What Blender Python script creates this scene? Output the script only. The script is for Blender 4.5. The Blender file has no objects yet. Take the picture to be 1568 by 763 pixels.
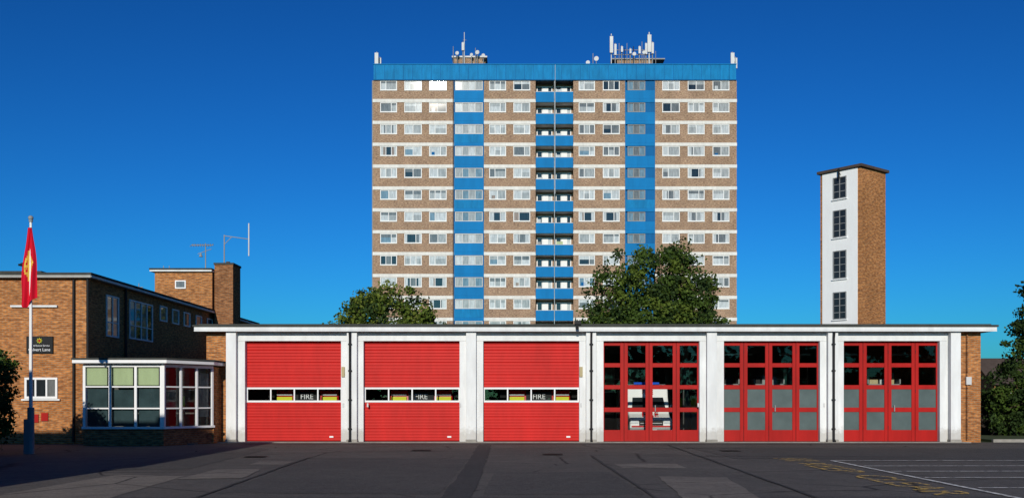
import bpy, math, random
import numpy as np
from mathutils import Matrix, Vector
random.seed(7); np.random.seed(7)
scene=bpy.context.scene
scene.view_settings.view_transform='Standard'; scene.view_settings.look='None'; scene.view_settings.exposure=0
COL=scene.collection

# ---------------------------------------------------------------- materials
def newmat(name):
    m=bpy.data.materials.new(name); m.use_nodes=True
    nt=m.node_tree; nt.nodes.clear()
    out=nt.nodes.new('ShaderNodeOutputMaterial'); p=nt.nodes.new('ShaderNodeBsdfPrincipled')
    nt.links.new(p.outputs[0],out.inputs[0]); return m,nt,p,out
def N(nt,t,**k):
    n=nt.nodes.new(t)
    for a,v in k.items(): setattr(n,a,v)
    return n
def noise(nt,vec,scale,detail=4,rough=.6):
    n=N(nt,'ShaderNodeTexNoise'); n.inputs['Scale'].default_value=scale; n.inputs['Detail'].default_value=detail
    n.inputs['Roughness'].default_value=rough; nt.links.new(vec,n.inputs['Vector']); return n
def ramp(nt,fac,a,b,ca=(0,0,0,1),cb=(1,1,1,1)):
    r=N(nt,'ShaderNodeValToRGB'); r.color_ramp.elements[0].position=a; r.color_ramp.elements[1].position=b
    r.color_ramp.elements[0].color=ca; r.color_ramp.elements[1].color=cb
    nt.links.new(fac,r.inputs[0]); return r
def mix(nt,fac,a,b,mode='MIX'):
    m=N(nt,'ShaderNodeMix',data_type='RGBA',blend_type=mode)
    if isinstance(fac,(int,float)): m.inputs[0].default_value=fac
    else: nt.links.new(fac,m.inputs[0])
    for i,c in ((6,a),(7,b)):
        if isinstance(c,tuple): m.inputs[i].default_value=(c[0],c[1],c[2],1)
        else: nt.links.new(c,m.inputs[i])
    return m.outputs[2]
def objco(nt): return N(nt,'ShaderNodeTexCoord').outputs['Object']
def mapped(nt,vec,s):
    m=N(nt,'ShaderNodeMapping'); m.inputs['Scale'].default_value=s; nt.links.new(vec,m.inputs[0]); return m.outputs[0]
def paint(name,c,rough=.6,var=.25,scale=1.2,metal=0,streak=True,spec=.08,bump=0,splash=False):
    m,nt,p,o=newmat(name); v=objco(nt)
    n=noise(nt,mapped(nt,v,(1,1,.25 if streak else 1)),scale*2.5,6,.65)
    n2=noise(nt,v,scale*.35,2)
    d=tuple(x*(1-var) for x in c)
    col=mix(nt,ramp(nt,n.outputs[0],.35,.7).outputs[0],d,c)
    col=mix(nt,ramp(nt,n2.outputs[0],.35,.65).outputs[0],mix(nt,1.0,col,tuple([1-var*.5]*3),'MULTIPLY'),col)
    if splash:   # mud splashed up from the yard onto the foot of the paintwork
        s=N(nt,'ShaderNodeSeparateXYZ'); nt.links.new(v,s.inputs[0])
        n4=noise(nt,v,7,5,.7)
        a=N(nt,'ShaderNodeMath',operation='MULTIPLY_ADD'); nt.links.new(n4.outputs[0],a.inputs[0]); a.inputs[1].default_value=-.7; nt.links.new(s.outputs[2],a.inputs[2])
        r=ramp(nt,a.outputs[0],0.0,.25,(1,1,1,1),(0,0,0,1))
        h=N(nt,'ShaderNodeMath',operation='MULTIPLY'); nt.links.new(r.outputs[0],h.inputs[0]); h.inputs[1].default_value=.5
        col=mix(nt,h.outputs[0],col,(.30,.27,.23))
    nt.links.new(col,p.inputs['Base Color']); p.inputs['Roughness'].default_value=rough; p.inputs['Metallic'].default_value=metal
    p.inputs['Specular IOR Level'].default_value=spec
    if bump:
        b=N(nt,'ShaderNodeBump'); b.inputs['Strength'].default_value=bump; b.inputs['Distance'].default_value=.02
        nt.links.new(n.outputs[0],b.inputs['Height']); nt.links.new(b.outputs[0],p.inputs['Normal'])
    return m
def brick(name,c1,c2,mortar,var=.3,bump=.4,msize=.01):
    m,nt,p,o=newmat(name); v=objco(nt)
    s=N(nt,'ShaderNodeSeparateXYZ'); nt.links.new(v,s.inputs[0])
    a=N(nt,'ShaderNodeMath',operation='ADD'); nt.links.new(s.outputs[0],a.inputs[0]); nt.links.new(s.outputs[1],a.inputs[1])
    cb=N(nt,'ShaderNodeCombineXYZ'); nt.links.new(a.outputs[0],cb.inputs[0]); nt.links.new(s.outputs[2],cb.inputs[1])
    bt=N(nt,'ShaderNodeTexBrick'); nt.links.new(cb.outputs[0],bt.inputs['Vector'])
    bt.inputs['Color1'].default_value=(*c1,1); bt.inputs['Color2'].default_value=(*c2,1); bt.inputs['Mortar'].default_value=(*mortar,1)
    bt.inputs['Scale'].default_value=1; bt.inputs['Brick Width'].default_value=.225; bt.inputs['Row Height'].default_value=.075
    bt.inputs['Mortar Size'].default_value=msize; bt.inputs['Bias'].default_value=-.1
    n=noise(nt,v,.6,5,.6)
    col=mix(nt,ramp(nt,n.outputs[0],.3,.7).outputs[0],tuple([1-var]*3),(1,1,1))
    n3=noise(nt,mapped(nt,cb.outputs[0],(4.4,13.3,1)),1,1)
    col2=mix(nt,ramp(nt,n3.outputs[0],.35,.65).outputs[0],(.62,.57,.57),(1.2,1.15,1.1))
    f=mix(nt,1.0,bt.outputs[0],col,'MULTIPLY'); f=mix(nt,1.0,f,col2,'MULTIPLY')
    nt.links.new(f,p.inputs['Base Color']); p.inputs['Roughness'].default_value=.95; p.inputs['Specular IOR Level'].default_value=.05
    b=N(nt,'ShaderNodeBump',invert=True); b.inputs['Strength'].default_value=bump; b.inputs['Distance'].default_value=.01
    nt.links.new(bt.outputs[1],b.inputs['Height']); nt.links.new(b.outputs[0],p.inputs['Normal'])
    return m
def glassmat(name,tint=(.88,.91,.91),rough=.01):
    m,nt,p,o=newmat(name); nt.nodes.remove(p)
    t=N(nt,'ShaderNodeBsdfTransparent'); t.inputs[0].default_value=(*tint,1)
    g=N(nt,'ShaderNodeBsdfGlossy'); g.inputs['Roughness'].default_value=rough
    f=N(nt,'ShaderNodeFresnel'); f.inputs[0].default_value=1.45
    x=N(nt,'ShaderNodeMixShader'); nt.links.new(f.outputs[0],x.inputs[0]); nt.links.new(t.outputs[0],x.inputs[1]); nt.links.new(g.outputs[0],x.inputs[2])
    nt.links.new(x.outputs[0],o.inputs[0]); return m
def pane(name,c,rough=.03,var=.4,spec=.5,sc=(3,3,.6)):
    m,nt,p,o=newmat(name); v=objco(nt)
    n=noise(nt,mapped(nt,v,sc),2.0,3)
    nt.links.new(mix(nt,ramp(nt,n.outputs[0],.35,.65).outputs[0],tuple(x*(1-var) for x in c),c),p.inputs['Base Color'])
    p.inputs['Roughness'].default_value=rough; p.inputs['IOR'].default_value=1.5; p.inputs['Specular IOR Level'].default_value=spec
    return m

def asphalt(name,base,light,crack=True,seed=0):
    m,nt,p,o=newmat(name); v=objco(nt)
    v=mapped(nt,v,(1,1,1))
    n1=noise(nt,v,.18,6,.65); n2=noise(nt,v,60,3,.8); n3=noise(nt,v,1.6,6,.7); n4=noise(nt,v,9,5,.75)
    col=mix(nt,ramp(nt,n1.outputs[0],.38,.62).outputs[0],base,light)
    col=mix(nt,ramp(nt,n3.outputs[0],.35,.7).outputs[0],mix(nt,.38,col,(0,0,0)),col)
    col=mix(nt,ramp(nt,n4.outputs[0],.35,.7).outputs[0],mix(nt,.3,col,(0,0,0)),mix(nt,.08,col,(.5,.5,.5)))
    col=mix(nt,ramp(nt,n2.outputs[0],.35,.7).outputs[0],mix(nt,.5,col,(0,0,0)),mix(nt,.16,col,(.5,.5,.5)))
    if crack:
        w=mix(nt,.12,v,n3.outputs['Color'])
        vo=N(nt,'ShaderNodeTexVoronoi',feature='DISTANCE_TO_EDGE'); vo.inputs['Scale'].default_value=.3; nt.links.new(w,vo.inputs['Vector'])
        rr=ramp(nt,vo.outputs['Distance'],.0,.012,(1,1,1,1),(0,0,0,1))
        mk=ramp(nt,n1.outputs[0],.42,.50)
        mm=N(nt,'ShaderNodeMath',operation='MULTIPLY'); nt.links.new(rr.outputs[0],mm.inputs[0]); nt.links.new(mk.outputs[0],mm.inputs[1])
        col=mix(nt,mm.outputs[0],col,(.02,.02,.02))
    nt.links.new(col,p.inputs['Base Color']); p.inputs['Roughness'].default_value=.9; p.inputs['Specular IOR Level'].default_value=.15
    b=N(nt,'ShaderNodeBump'); b.inputs['Strength'].default_value=.5; b.inputs['Distance'].default_value=.006
    nt.links.new(n2.outputs[0],b.inputs['Height']); nt.links.new(b.outputs[0],p.inputs['Normal'])
    return m
def worn(name,c,lo=.42,hi=.55,scale=6):
    m,nt,p,o=newmat(name); v=objco(nt)
    p.inputs['Base Color'].default_value=(*c,1); p.inputs['Roughness'].default_value=.8
    n=noise(nt,v,scale,6,.75); r=ramp(nt,n.outputs[0],lo,hi)
    t=N(nt,'ShaderNodeBsdfTransparent'); x=N(nt,'ShaderNodeMixShader')
    nt.links.new(r.outputs[0],x.inputs[0]); nt.links.new(t.outputs[0],x.inputs[1]); nt.links.new(p.outputs[0],x.inputs[2]); nt.links.new(x.outputs[0],o.inputs[0])
    return m

M={}
M['white']=paint('white_paint',(.76,.78,.79),.6,.16,splash=True)
M['whiteht']=paint('white_render',(.86,.87,.88),.6,.06)
M['white2']=paint('white_frame',(.77,.78,.79),.5,.06)
M['grey']=paint('grey_metal',(.30,.31,.32),.5,.25)
M['lgrey']=paint('pale_metal',(.6,.61,.62),.4,.15)
M['dark']=paint('dark_metal',(.025,.026,.028),.5,.2)
M['roof']=paint('roof_felt',(.07,.075,.07),.9,.3,bump=.3)
M['soffit']=paint('soffit_paint',(.4,.4,.38),.7,.2)
M['red']=paint('red_door_paint',(.57,.014,.012),.5,.18,.8,spec=.1)
M['redf']=paint('red_frame_paint',(.42,.014,.012),.5,.22,.8,spec=.1)
M['brick']=brick('orange_brick',(.57,.235,.072),(.36,.135,.046),(.36,.26,.16))
M['brickd']=brick('brown_brick',(.38,.165,.065),(.23,.09,.036),(.25,.18,.12))
M['tbrick']=brick('buff_brick',(.42,.285,.185),(.29,.18,.12),(.43,.355,.285),.28)
M['blue']=paint('blue_cladding',(.003,.180,.46),.6,.16,.5)
M['blue2']=paint('blue_panel',(.003,.13,.36),.6,.25,.5)
M['blue3']=paint('blue_parapet',(.005,.215,.50),.6,.28,1.0)
M['slab']=paint('white_concrete',(.74,.73,.70),.8,.18)
M['glass']=glassmat('clear_glass')
M['frost']=pane('frosted_glass',(.085,.118,.118),.35,.22,.25,(.8,.8,.8))
M['pdark']=pane('window_dark',(.022,.028,.033))
M['pmid']=pane('window_mid',(.16,.17,.17))
M['pnet']=pane('window_net_curtain',(.52,.55,.56),.03,.3)
M['pnet2']=pane('window_blind',(.36,.38,.38),.03,.35)
M['pcurt']=pane('window_curtain_warm',(.30,.23,.18),.03,.4)
M['pblue']=pane('window_bluegrey',(.16,.25,.32),.03,.35)
M['pteal']=pane('window_reflection_teal',(.045,.075,.085),.05,.3,.4,(1,1,1))  # dark teal stands in for the reflections in the front room panes
M['blind']=paint('green_blind',(.42,.50,.30),.6,.15)
M['floor']=paint('garage_floor',(.14,.14,.14),.6,.3,streak=False)
M['inwall']=paint('garage_wall',(.12,.12,.115),.8,.2)
M['bark']=paint('bark',(.09,.065,.045),.95,.4,3,bump=.6)
M['yellow']=paint('yellow_paint',(.65,.66,.04),.4,.1)
M['black']=paint('black_rubber',(.015,.015,.015),.7,.2)
M['concrete']=paint('concrete',(.36,.34,.31),.85,.3,2,streak=False,bump=.3)
M['iron']=paint('cast_iron',(.05,.048,.045),.8,.3,4,streak=False)
M['vanwhite']=paint('van_white',(.85,.85,.85),.25,.05)
M['engred']=paint('engine_red',(.5,.012,.012),.2,.05)
M['flag']=paint('flag_cloth',(.62,.010,.03),.8,.15)
M['flagy']=paint('flag_emblem',(.8,.52,.08),.8,.2,6)
M['lens']=paint('lamp_lens',(.7,.72,.75),.1,.1,spec=.5)
M['hblue']=paint('beacon_blue',(.02,.1,.6),.1,.1)
M['tile']=paint('roof_tiles',(.10,.075,.065),.9,.3)
M['fence']=paint('shaded_timber',(.030,.025,.022),.9,.3)  # timber colour darkened to carry the shade at the right edge
M['box']=paint('beige_box',(.45,.38,.22),.5,.15)
for i,c in enumerate([(.045,.078,.012),(.078,.112,.016),(.125,.155,.024),(.022,.042,.010)]):
    m,nt,p,o=newmat('leaf_%d'%i); p.inputs['Roughness'].default_value=.7; p.inputs['Specular IOR Level'].default_value=.15
    v=objco(nt); n=noise(nt,v,1.5,3); nt.links.new(mix(nt,n.outputs[0],tuple(x*.6 for x in c),tuple(x*1.35 for x in c)),p.inputs['Base Color'])
    M['leaf%d'%i]=m
def grassmat():
    m,nt,p,o=newmat('grass'); v=objco(nt); n=noise(nt,v,.4,8,.7); n2=noise(nt,v,25,4)
    c=mix(nt,n.outputs[0],(.03,.06,.015),(.09,.12,.035)); c=mix(nt,n2.outputs[0],mix(nt,.6,c,(0,0,0)),c)
    nt.links.new(c,p.inputs['Base Color']); p.inputs['Roughness'].default_value=.9; return m
M['grass']=grassmat()
M['asph']=asphalt('asphalt',(.135,.117,.103),(.190,.164,.143))
M['asph_new']=asphalt('asphalt_new',(.088,.078,.071),(.122,.108,.097),False)
M['asph_tar']=asphalt('tar',(.030,.028,.027),(.05,.046,.043),False)
M['asph_light']=asphalt('asphalt_light',(.30,.255,.215),(.42,.36,.30),True)
M['linew']=worn('worn_white_line',(.78,.76,.72),.33,.55,5)
M['liney']=worn('worn_yellow_line',(.75,.48,.10),.42,.57,7)

# ---------------------------------------------------------------- builder
class B:
    def __init__(s,name,parent=None,bevel=0):
        s.name=name; s.parent=parent; s.v=[]; s.f=[]; s.mi=[]; s.mats=[]; s.M=None; s.bevel=bevel; s.smooth=[]
    def m(s,k):
        if k not in s.mats: s.mats.append(k)
        return s.mats.index(k)
    def add(s,vs,fs,k,sm=False):
        o=len(s.v)
        for p in vs:
            p=Vector(p)
            if s.M is not None: p=s.M@p
            s.v.append(p[:])
        i=s.m(k)
        for f in fs: s.f.append([o+a for a in f]); s.mi.append(i); s.smooth.append(sm)
    def box(s,x0,x1,y0,y1,z0,z1,k):
        s.add([(x0,y0,z0),(x1,y0,z0),(x1,y1,z0),(x0,y1,z0),(x0,y0,z1),(x1,y0,z1),(x1,y1,z1),(x0,y1,z1)],
              [(0,3,2,1),(4,5,6,7),(0,1,5,4),(1,2,6,5),(2,3,7,6),(3,0,4,7)],k)
    def quad(s,a,b,c,d,k): s.add([a,b,c,d],[(0,1,2,3)],k)
    def cyl(s,p0,p1,r0,r1,k,n=10,caps=True):
        p0=Vector(p0);p1=Vector(p1);d=(p1-p0).normalized()
        a=d.orthogonal().normalized(); b=d.cross(a); vs=[]
        for p,r in ((p0,r0),(p1,r1)):
            for i in range(n):
                t=2*math.pi*i/n; vs.append(p+a*math.cos(t)*r+b*math.sin(t)*r)
        s.add(vs,[(i,(i+1)%n,n+(i+1)%n,n+i) for i in range(n)],k,True)
        if caps: s.add(vs,[tuple(range(n-1,-1,-1)),tuple(range(n,2*n))],k)
    def prism(s,pts,x0,x1,k):   # pts in (y,z), extruded along x
        n=len(pts); vs=[(x0,y,z) for y,z in pts]+[(x1,y,z) for y,z in pts]
        s.add(vs,[(i,(i+1)%n,n+(i+1)%n,n+i) for i in range(n)]+[tuple(range(n-1,-1,-1)),tuple(range(n,2*n))],k)
    def sphere(s,c,r,k,n=10,sz=1):
        vs=[];fs=[]
        for j in range(n+1):
            ph=math.pi*j/n
            for i in range(n*2):
                t=math.pi*i/n; vs.append((c[0]+r*math.sin(ph)*math.cos(t),c[1]+r*math.sin(ph)*math.sin(t),c[2]+sz*r*math.cos(ph)))
        for j in range(n):
            for i in range(n*2):
                a=j*2*n+i;b=j*2*n+(i+1)%(2*n); fs.append((a,b,b+2*n,a+2*n))
        s.add(vs,fs,k,True)
    def done(s,fix=True):
        me=bpy.data.meshes.new(s.name); me.from_pydata(s.v,[],s.f)
        for k in s.mats: me.materials.append(M[k])
        me.polygons.foreach_set('material_index',s.mi); me.polygons.foreach_set('use_smooth',s.smooth)
        if fix and len(s.f)<60000:
            import bmesh
            bm=bmesh.new(); bm.from_mesh(me); bmesh.ops.recalc_face_normals(bm,faces=bm.faces); bm.to_mesh(me); bm.free()
        me.update()
        ob=bpy.data.objects.new(s.name,me); COL.objects.link(ob)
        if s.parent: ob.parent=s.parent
        if s.bevel:
            md=ob.modifiers.new('bevel','BEVEL'); md.width=s.bevel; md.segments=2; md.limit_method='ANGLE'
        return ob
def empty(name,loc=(0,0,0),rot=0,sc=1):
    e=bpy.data.objects.new(name,None); COL.objects.link(e); e.location=loc; e.rotation_euler[2]=rot; e.scale=(sc,sc,sc); return e
def text(name,s,size,k,mat4,parent=None,extrude=.004):
    cu=bpy.data.curves.new(name+'_c','FONT'); cu.body=s; cu.size=size; cu.extrude=extrude; cu.align_x='CENTER'; cu.align_y='CENTER'
    o=bpy.data.objects.new(name+'_tmp',cu); COL.objects.link(o)
    dg=bpy.context.evaluated_depsgraph_get(); me=bpy.data.meshes.new_from_object(o.evaluated_get(dg))
    bpy.data.objects.remove(o); ob=bpy.data.objects.new(name,me); me.materials.clear(); me.materials.append(M[k]); COL.objects.link(ob)
    me.transform(mat4)
    if parent: ob.parent=parent
    return ob
FACE=Matrix.Rotation(math.pi/2,4,'X')

def win(b,a0,a1,z0,z1,pos,cols,rows,axis='y',fr=.06,k='white2',panes=('pdark',),d=.05):
    """window with frame. axis y: faces -Y at Y=pos ; axis x: faces +X at X=pos ; axis X: faces -X"""
    def bx(u0,u1,w0,w1,q0,q1,kk):
        if axis=='y': b.box(u0,u1,pos-q1,pos-q0,w0,w1,kk)
        elif axis=='x': b.box(pos+q0,pos+q1,u0,u1,w0,w1,kk)
        else: b.box(pos-q1,pos-q0,u0,u1,w0,w1,kk)
    bx(a0,a1,z0,z0+fr,0,d,k); bx(a0,a1,z1-fr,z1,0,d,k)
    bx(a0,a0+fr,z0+fr,z1-fr,0,d,k); bx(a1-fr,a1,z0+fr,z1-fr,0,d,k)
    cs=cols if isinstance(cols,list) else [i/cols for i in range(1,cols)]
    rs=rows if isinstance(rows,list) else [i/rows for i in range(1,rows)]
    for c in cs:
        x=a0+(a1-a0)*c; bx(x-fr*.4,x+fr*.4,z0+fr,z1-fr,0,d*.9,k)
    for r in rs:
        z=z0+(z1-z0)*r; bx(a0+fr,a1-fr,z-fr*.3,z+fr*.3,0,d*.8,k)
    cc=[0]+cs+[1]
    for i in range(len(cc)-1):
        bx(a0+(a1-a0)*cc[i],a0+(a1-a0)*cc[i+1],z0+fr*.5,z1-fr*.5,.003,.012,panes[i%len(panes)])

# ---------------------------------------------------------------- ground
g=B('ground'); g.quad((-1500,-1500,0),(1500,-1500,0),(1500,2500,0),(-1500,2500,0),'grass'); g.done(False)
g=B('asphalt_yard'); g.quad((-45,-25,.004),(45,-25,.004),(45,38.02,.004),(-45,38.02,.004),'asph'); g.done(False)
g=B('asphalt_repairs_and_strip')
def poly(b,pts,z,k,jit=.03):
    out=[]; r=random.Random(int(abs(pts[0][0]*100)))
    for i in range(len(pts)):
        a=Vector(pts[i]); c=Vector(pts[(i+1)%len(pts)]); n=max(2,int((c-a).length/.5))
        for j in range(n):
            p=a.lerp(c,j/n); out.append((p.x+r.uniform(-jit,jit),p.y+r.uniform(-jit,jit),z))
    b.add(out,[tuple(range(len(out)))],k)
poly(g,[(-5.2,17.5),(-1.25,17.2),(-1.2,27.2),(-5.6,27.8)],.010,'asph_new')
poly(g,[(-1.25,10),(-.72,10),(-.66,22),(-.75,36.1),(-1.2,36.1),(-1.15,22)],.014,'asph_tar')
poly(g,[(2.65,23.9),(4.15,23.8),(4.2,25.3),(2.6,25.4)],.010,'asph_light')
poly(g,[(2.7,14),(3.9,14),(4.5,20.9),(3.1,21.2)],.014,'asph_light')
poly(g,[(-8.9,15),(-6.6,15),(-7.0,21.3),(-8.6,21.6)],.010,'asph_light')
poly(g,[(-6.9,20.4),(-5.6,20.7),(-5.9,23.4),(-6.9,23.3)],.014,'asph_light')
poly(g,[(-6.6,25),(-5.7,25),(-5.8,26.3),(-6.7,26.3)],.010,'asph_light')
poly(g,[(-9.6,23),(-7.6,23.4),(-8.0,33),(-9.9,34)],.010,'asph_new')
poly(g,[(-10.8,36.2),(17,36.3),(17,37.46),(-10.8,37.46)],.010,'asph_new')
poly(g,[(6.2,27.5),(19,27),(19.4,33),(6.0,34)],.010,'asph_new')
poly(g,[(-.5,17.2),(2.3,17.1),(2.2,22.5),(-.4,22.4)],.010,'asph_new')
poly(g,[(-12,9),(14,9),(14,16.9),(-12,16.7)],.007,'asph_new')  # darker strip across the near end of the yard
for pts in ([(-5.7,27.9),(-1.3,27.3)],[(-5.7,27.9),(-5.2,15)],[(2.4,15),(2.3,29)],[(2.3,29),(12,28.2)],[(-9.5,30),(-2,31.5)],[(5.0,14),(5.6,36)],[(-.6,33),(8,33.5)]):
    a,c=Vector(pts[0]),Vector(pts[1]); n=(c-a).normalized(); w=Vector((-n.y,n.x))*.035
    poly(g,[tuple(a-w),tuple(c-w),tuple(c+w),tuple(a+w)],.019,'asph_tar',.02)
g.done(False)
g=B('concrete_apron'); g.box(-11.2,17.3,37.5,38.3,0,.03,'concrete'); g.done()
g=B('parking_markings')
g.quad((8.22,10,.023),(8.34,10,.023),(8.56,26.5,.023),(8.46,26.5,.023),'linew')
for y in (26.45,24.3,22.5,20.7,18.3,16.3):
    g.quad((8.6,y,.023),(17.5,y+.15,.023),(17.5,y+.25,.023),(8.6,y+.10,.023),'linew')
g.done(False)
text('keep_clear_marking','KEEP  CLEAR',1.5,'liney',Matrix.Translation((7.55,21.2,.024))@Matrix.Rotation(-math.pi/2,4,'Z')@Matrix.Scale(.72,4,(0,1,0)),None,0)
g=B('yellow_edge_marking')
for i in range(5):
    x=7.2+.09*(i%2); y=26.2+i*.3
    g.quad((x,y,.024),(x+.9,y,.024),(x+.9,y+.1,.024),(x,y+.1,.024),'liney')
g.done(False)
g=B('drain_cover')
for x,y in ((-3.2,31.5),(6.6,31.2),(0.9,29.2),(-7.6,28)):
    g.quad((x,y,.024),(x+.6,y,.024),(x+.6,y+.6,.024),(x,y+.6,.024),'iron')
    for k in range(5): g.quad((x+.07+k*.1,y+.06,.028),(x+.12+k*.1,y+.06,.028),(x+.12+k*.1,y+.54,.028),(x+.07+k*.1,y+.54,.028),'black')
g.done(False)
g=B('kerb'); g.box(18.4,45,38.05,38.2,0,.12,'concrete'); g.done()
g=B('grass_verge'); g.box(18.4,45,38.2,43,0,.1,'grass'); g.done()

# ---------------------------------------------------------------- fire station
FS=empty('fire_station')
centers=[-8.35,-3.83,.735,5.32,9.91,14.48]; HW=1.83
pil=[-10.65,-6.07,-1.55,3.0,7.58,12.17,16.82]
b=B('roof',FS,.01)
b.box(-12.0,18.3,37.56,55,4.25,4.37,'white'); b.box(-12.05,18.35,37.52,55.05,4.372,4.45,'roof'); b.done()
b=B('soffit',FS); b.box(-11.9,18.2,37.6,54.9,4.205,4.247,'soffit'); b.box(-12,18.3,37.56,37.598,4.205,4.249,'white'); b.done()
b=B('white_facade',FS,.008)
b.box(-10.82,17.0,38.0,38.35,3.86,4.2,'white')
edges=[-10.82]+sum([[c-HW,c+HW] for c in centers],[])+[17.0]
for i in range(0,len(edges),2): b.box(edges[i],edges[i+1],38.0,38.35,0,3.859,'white')
for c in centers:
    b.box(c-HW-.27,c-HW,37.95,37.998,.03,3.859,'white'); b.box(c+HW,c+HW+.27,37.95,37.998,.03,3.859,'white')
    b.box(c-HW-.27,c+HW+.27,37.95,37.998,3.862,4.03,'white')
for x in pil: b.box(x-.19,x+.19,37.72,37.996,.12,4.2,'white'); b.box(x-.21,x+.21,37.70,37.998,.0,.118,'concrete')
b.done()
b=B('brick_walls',FS)
b.box(-11.67,-10.83,38.02,38.35,0,4.2,'brick'); b.box(17.01,17.9,38.02,38.35,0,4.2,'brick')
b.box(-11.67,-11.4,38.351,54.5,0,4.2,'brick'); b.box(17.6,17.9,38.351,54.5,0,4.2,'brick')
b.box(-11.4,17.6,54.2,54.5,0,4.2,'inwall'); b.box(-11.398,-11.38,38.36,54.19,0,4.2,'inwall'); b.done()
b=B('interior',FS)
b.box(-11.3,17.5,38.3,54.19,0,.02,'floor')
for x in pil[1:-1]:
    for y in (43.5,48.8): b.box(x-.12,x+.12,y-.12,y+.12,.02,4.2,'inwall')
for y in (43.5,48.8): b.box(-11.3,17.5,y-.1,y+.1,3.9,4.2,'inwall')
for x in (-9,-4,1,6.2,10.3,14.8):
    win(b,x-1.3,x+1.3,2.0,3.5,54.19,4,2,panes=('pnet','pmid'))
for i in range(22):
    x=5.6+i*.5
    if i%7==6: continue
    b.box(x,x+.46,53.5,54.1,.02,1.85,'grey' if i%3 else 'box')
for x in (9,9.6,13.1,13.9,15.2): b.box(x,x+.35,53.45,53.49,.9,1.7,'yellow')
for x0,x1 in ((8.4,9.6),(10.2,11.5),(13.0,13.5),(15.0,16.4)):
    for z in (.6,1.2,1.9,2.25): b.box(x0,x1,42.0,42.5,z,z+.04,'grey')
    b.box(x0,x0+.05,42,42.5,.02,2.5,'grey'); b.box(x1-.05,x1,42,42.5,.02,2.5,'grey')
    xx=x0+.1
    rr=random.Random(int(x0*10))
    while xx<x1-.3:
        w=rr.uniform(.15,.4); b.box(xx,xx+w,42.05,42.4,1.94,1.94+rr.uniform(.1,.28),rr.choice(['pnet','box','grey','yellow','engred','pnet2'])); 
        b.box(xx,xx+w,42.05,42.4,2.29,2.29+rr.uniform(.1,.5),rr.choice(['pnet2','grey','pnet','box','dark'])); xx+=w+.08
for x in (8.6,11.0,13.2,15.6): b.box(x,x+1.3,41.0,41.12,3.45,3.52,'pnet2'); b.cyl((x+.3,41.06,3.52),(x+.3,41.06,4.2),.01,.01,'grey',5); b.cyl((x+1,41.06,3.52),(x+1,41.06,4.2),.01,.01,'grey',5)
b.done()
for i,c in enumerate(centers):
    if i<3:
        b=B('sectional_door',FS)
        def ribs(z0,z1):
            n=int(round((z1-z0)/.118)); h=(z1-z0)/n
            for j in range(n):
                a=z0+j*h; pnl=(j%4==0)
                y=38.20+(.002 if (j//4)%2 else 0)
                gh=.034 if pnl else .020
                b.quad((c-HW,y,a+gh),(c+HW,y,a+gh),(c+HW,y+.008,a+h),(c-HW,y+.008,a+h),'red')
                b.quad((c-HW,y+.026,a+gh*.4),(c+HW,y+.026,a+gh*.4),(c+HW,y,a+gh),(c-HW,y,a+gh),'red')
                b.quad((c-HW,y+.008,a),(c+HW,y+.008,a),(c+HW,y+.026,a+gh*.4),(c-HW,y+.026,a+gh*.4),'red')
        ribs(.05,1.53); ribs(2.10,3.87)
        b.box(c-HW,c+HW,38.19,38.25,.03,.05,'dark')
        b.box(c-HW,c+HW,38.18,38.25,1.53,1.60,'white2'); b.box(c-HW,c+HW,38.18,38.25,2.03,2.10,'white2')
        xs=[c-HW+k*(2*HW-.05)/4 for k in range(5)]
        for x in xs: b.box(x,x+.05,38.183,38.25,1.60,2.03,'white2')
        b.quad((c-HW,38.22,1.6),(c+HW,38.22,1.6),(c+HW,38.22,2.03),(c-HW,38.22,2.03),'glass')
        b.box(c+1.35,c+1.5,38.17,38.2,.18,.24,'white2')
        b.done(False)
    else:
        b=B('folding_glazed_door',FS,.006)
        zr=[(3.03,3.70),(2.19,2.87),(1.33,2.03),(.47,1.16)]
        xc=[(.05,.66),(.95,1.63),(1.90,2.67),(2.94,3.61)]
        L=c-HW
        b.box(L,L+.05,38.17,38.24,.04,3.86,'redf'); b.box(c+HW-.05,c+HW,38.17,38.24,.04,3.86,'redf')
        for k in range(3):
            x0=L+xc[k][1]; x1=L+xc[k+1][0]; xm=(x0+x1)/2
            b.box(x0,xm-.008,38.165,38.24,.04,3.86,'redf'); b.box(xm+.008,x1,38.165,38.24,.04,3.86,'redf')
            b.box(xm-.007,xm+.007,38.19,38.235,.04,3.86,'dark')
            for z in (.5,1.9,3.4): b.cyl((xm,38.155,z),(xm,38.155,z+.12),.014,.014,'dark',6)
        for k,(u0,u1) in enumerate(xc):
            last=.04
            for (z0,z1) in zr[::-1]:
                b.box(L+u0,L+u1,38.175,38.235,last,z0,'redf')
                kk='frost' if (i>3 and z1<2.1) else 'glass'
                b.quad((L+u0,38.20,z0),(L+u1,38.20,z0),(L+u1,38.20,z1),(L+u0,38.20,z1),kk)
                last=z1
            b.box(L+u0,L+u1,38.175,38.235,last,3.86,'redf')
        b.box(L+1.98,L+2.02,38.12,38.16,1.18,1.42,'grey')
        b.done(False)
b=B('downpipes',FS)
for x in (pil[1]-.06,pil[3],pil[5]):
    b.cyl((x,37.65,.15),(x,37.65,3.95),.045,.045,'dark'); b.cyl((x,37.65,3.95),(x,37.58,4.2),.045,.045,'dark')
    for z in (.5,1.6,2.7,3.7): b.box(x-.07,x+.07,37.64,37.72,z,z+.05,'dark')
    b.cyl((x,37.65,.15),(x,37.52,.04),.045,.05,'dark')
b.cyl((17.35,37.95,.1),(17.35,37.95,4.2),.03,.03,'brickd')
b.done()
b=B('wall_boxes',FS,.004)
for x in (-6.43,2.63): b.box(x-.06,x+.06,37.88,37.945,2.5,2.88,'box')
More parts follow.
